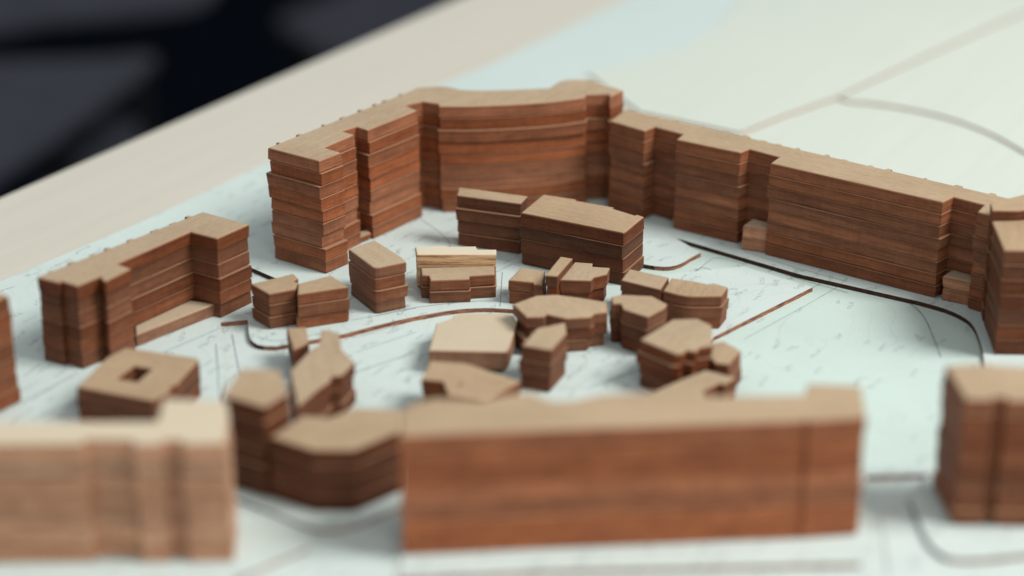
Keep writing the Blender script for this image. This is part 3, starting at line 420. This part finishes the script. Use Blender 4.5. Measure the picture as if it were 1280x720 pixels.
# ------------------------------------------------------------------ the layered wooden buildings
def building(i, d):
    ps = [p for s in d['stacks'] for p in s['poly']]
    cx = sum(p[0] for p in ps) / len(ps); cy = sum(p[1] for p in ps) / len(ps)
    root = bpy.data.objects.new('model_building', None); COL.objects.link(root)
    root.location = (cx, cy, 0); root.empty_display_size = .05
    root['label'] = d['label']; root['category'] = 'model building'; root['group'] = 'layered wooden model buildings'
    R = random.Random(100 + i); fade = R.uniform(0, 1)
    for s in d['stacks']:
        poly = [(x - cx, y - cy) for x, y in s['poly']]
        poly = inset(poly if area2(poly) > 0 else poly[::-1], .0012)
        hole = [(x - cx, y - cy) for x, y in s['hole']] if 'hole' in s else None
        n = s['n']; t = (s['z1'] - s['z0']) / n
        px = sum(p[0] for p in poly) / len(poly); py = sum(p[1] for p in poly) / len(poly)
        # longest edge gives the grain direction
        k = max(range(len(poly)), key=lambda a: (Vector(poly[a]) - Vector(poly[a - 1])).length)
        e = Vector(poly[k]) - Vector(poly[k - 1]); ga = -math.atan2(e.y, e.x)
        j = d['jit'] * (1 if s['part'] == 'layer' else .4)
        size = max(max(abs(p[0] - px), abs(p[1] - py)) for p in poly)
        for l in range(n):
            last = l == n - 1
            jj = j * (.35 if last else 1.)
            kk = R.choice((.25, .5, .8, 1.3))
            offs = (R.uniform(-1, 1) * .0042 * jj * kk, R.uniform(-1, 1) * .0042 * jj * kk)
            rz = R.uniform(-1, 1) * .0035 * jj / max(size, .25)
            pl = inset(poly, R.uniform(-.0018, .0022) * j) if not last else poly
            pl = wavy(pl, R, .0011 * (.5 if last else 1.))
            z0 = s['z0'] + l * t + (0 if l else .0004)
            me = slab_mesh(s['part'], pl, z0, s['z0'] + (l + 1) * t, hole, offs=offs, rz=rz, pivot=(px, py), bottom=True,
                           gap=R.choice((.0022, .0034, .0048)), bev=.0045 if last else R.uniform(.0008, .0020), taper=R.choice((-.0030, -.0016, -.0004, .0006, .0014)))
            o = link(s['part'], me, WOOD, root)
            o['tone'] = d['tone'] * s.get('tone', 1.) * R.uniform(.82, 1.18)
            o['overhang_shade'] = d.get('overhang_shade', .85) * R.uniform(.5, 1.1); o['warm'] = R.uniform(-1, 1) * min(.8, d['jit'] * .8); o['fade'] = fade
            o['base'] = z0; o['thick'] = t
            o['scorch'] = 0. if last else 1.
            o['pale'] = s.get('pale', d['pale']); o['seed'] = R.uniform(0, 40); o['grain'] = ga + R.uniform(-.05, .05)
            if 'label' in s: o['label'] = s['label']
    return root
for i, d in enumerate(BUILDINGS): building(i, d)

# ------------------------------------------------------------------ dark upholstered seats beyond the table
FABRIC = plain_material('charcoal_upholstery', (.033, .036, .050), (.045, .049, .067), 3., .85)
METAL = plain_material('dark_chair_frame', (.004, .005, .007), (.007, .008, .010), 8., .5)
def cushion(name, ring, z0, z1, parent):
    me = slab_mesh(name, ring, z0, z1, bev=.03, taper=.0)
    return link(name, me, FABRIC, parent)
def bar(name, p, q, r, parent):
    p, q = Vector(p), Vector(q); bm = bmesh.new()
    bmesh.ops.create_cone(bm, cap_ends=True, segments=12, radius1=r, radius2=r, depth=(q - p).length)
    M = Matrix.Translation((p + q) / 2) @ (q - p).to_track_quat('Z', 'Y').to_matrix().to_4x4()
    bmesh.ops.transform(bm, matrix=M, verts=bm.verts)
    me = bpy.data.meshes.new(name); bm.to_mesh(me); bm.free(); return link(name, me, METAL, parent)
for label, pads in SEATS:
    cx = sum(p[0] for p in pads[0][1]) / len(pads[0][1]); cy = sum(p[1] for p in pads[0][1]) / len(pads[0][1])
    root = bpy.data.objects.new('chair', None); COL.objects.link(root); root.location = (cx, cy, -7.5)
    root['label'] = label; root['category'] = 'chair'; root['group'] = 'dark chairs beyond the table'
    for nm, ring, z0, z1 in pads:
        cushion(nm, [(x - cx, y - cy) for x, y in ring], z0 + 7.5, z1 + 7.5, root)
    ring = pads[0][1]; zb = pads[0][2] + 7.5
    for x, y in ring[::max(1, len(ring) // 4)][:4]:
        p = Vector((x - cx, y - cy)) * .8
        bar('leg', (p.x, p.y, 0), (p.x, p.y, zb + .05), .12, root)

# ------------------------------------------------------------------ light
w = bpy.data.worlds.new('World'); scene.world = w; w.use_nodes = True
bg = w.node_tree.nodes['Background']; bg.inputs[0].default_value = (.93, .96, .97, 1); bg.inputs[1].default_value = WORLD
def area(name, loc, target, size, sy, energy, color):
    l = bpy.data.lights.new(name, 'AREA'); l.shape = 'RECTANGLE'; l.size = size; l.size_y = sy; l.energy = energy; l.color = color
    o = bpy.data.objects.new(name, l); COL.objects.link(o); o.location = loc
    o.rotation_euler = (Vector(target) - Vector(loc)).to_track_quat('-Z', 'Y').to_euler(); return o
for a in LAMPS: area(*a)

# ------------------------------------------------------------------ camera
cam = bpy.data.cameras.new('camera'); co = bpy.data.objects.new('camera', cam); COL.objects.link(co)
co.location = (0, 0, CAM_H); co.rotation_euler = (math.radians(90 - 23.3), 0, 0)
cam.sensor_width = 36; cam.lens = 2550 / 1280 * 36; cam.clip_start = .05; cam.clip_end = 400
cam.dof.use_dof = True; cam.dof.focus_distance = FOCUS; cam.dof.aperture_fstop = FSTOP; cam.dof.aperture_blades = 0
scene.camera = co
scene.view_settings.view_transform = 'Standard'; scene.view_settings.look = 'None'; scene.view_settings.exposure = 0
scene.cycles.use_denoising = True
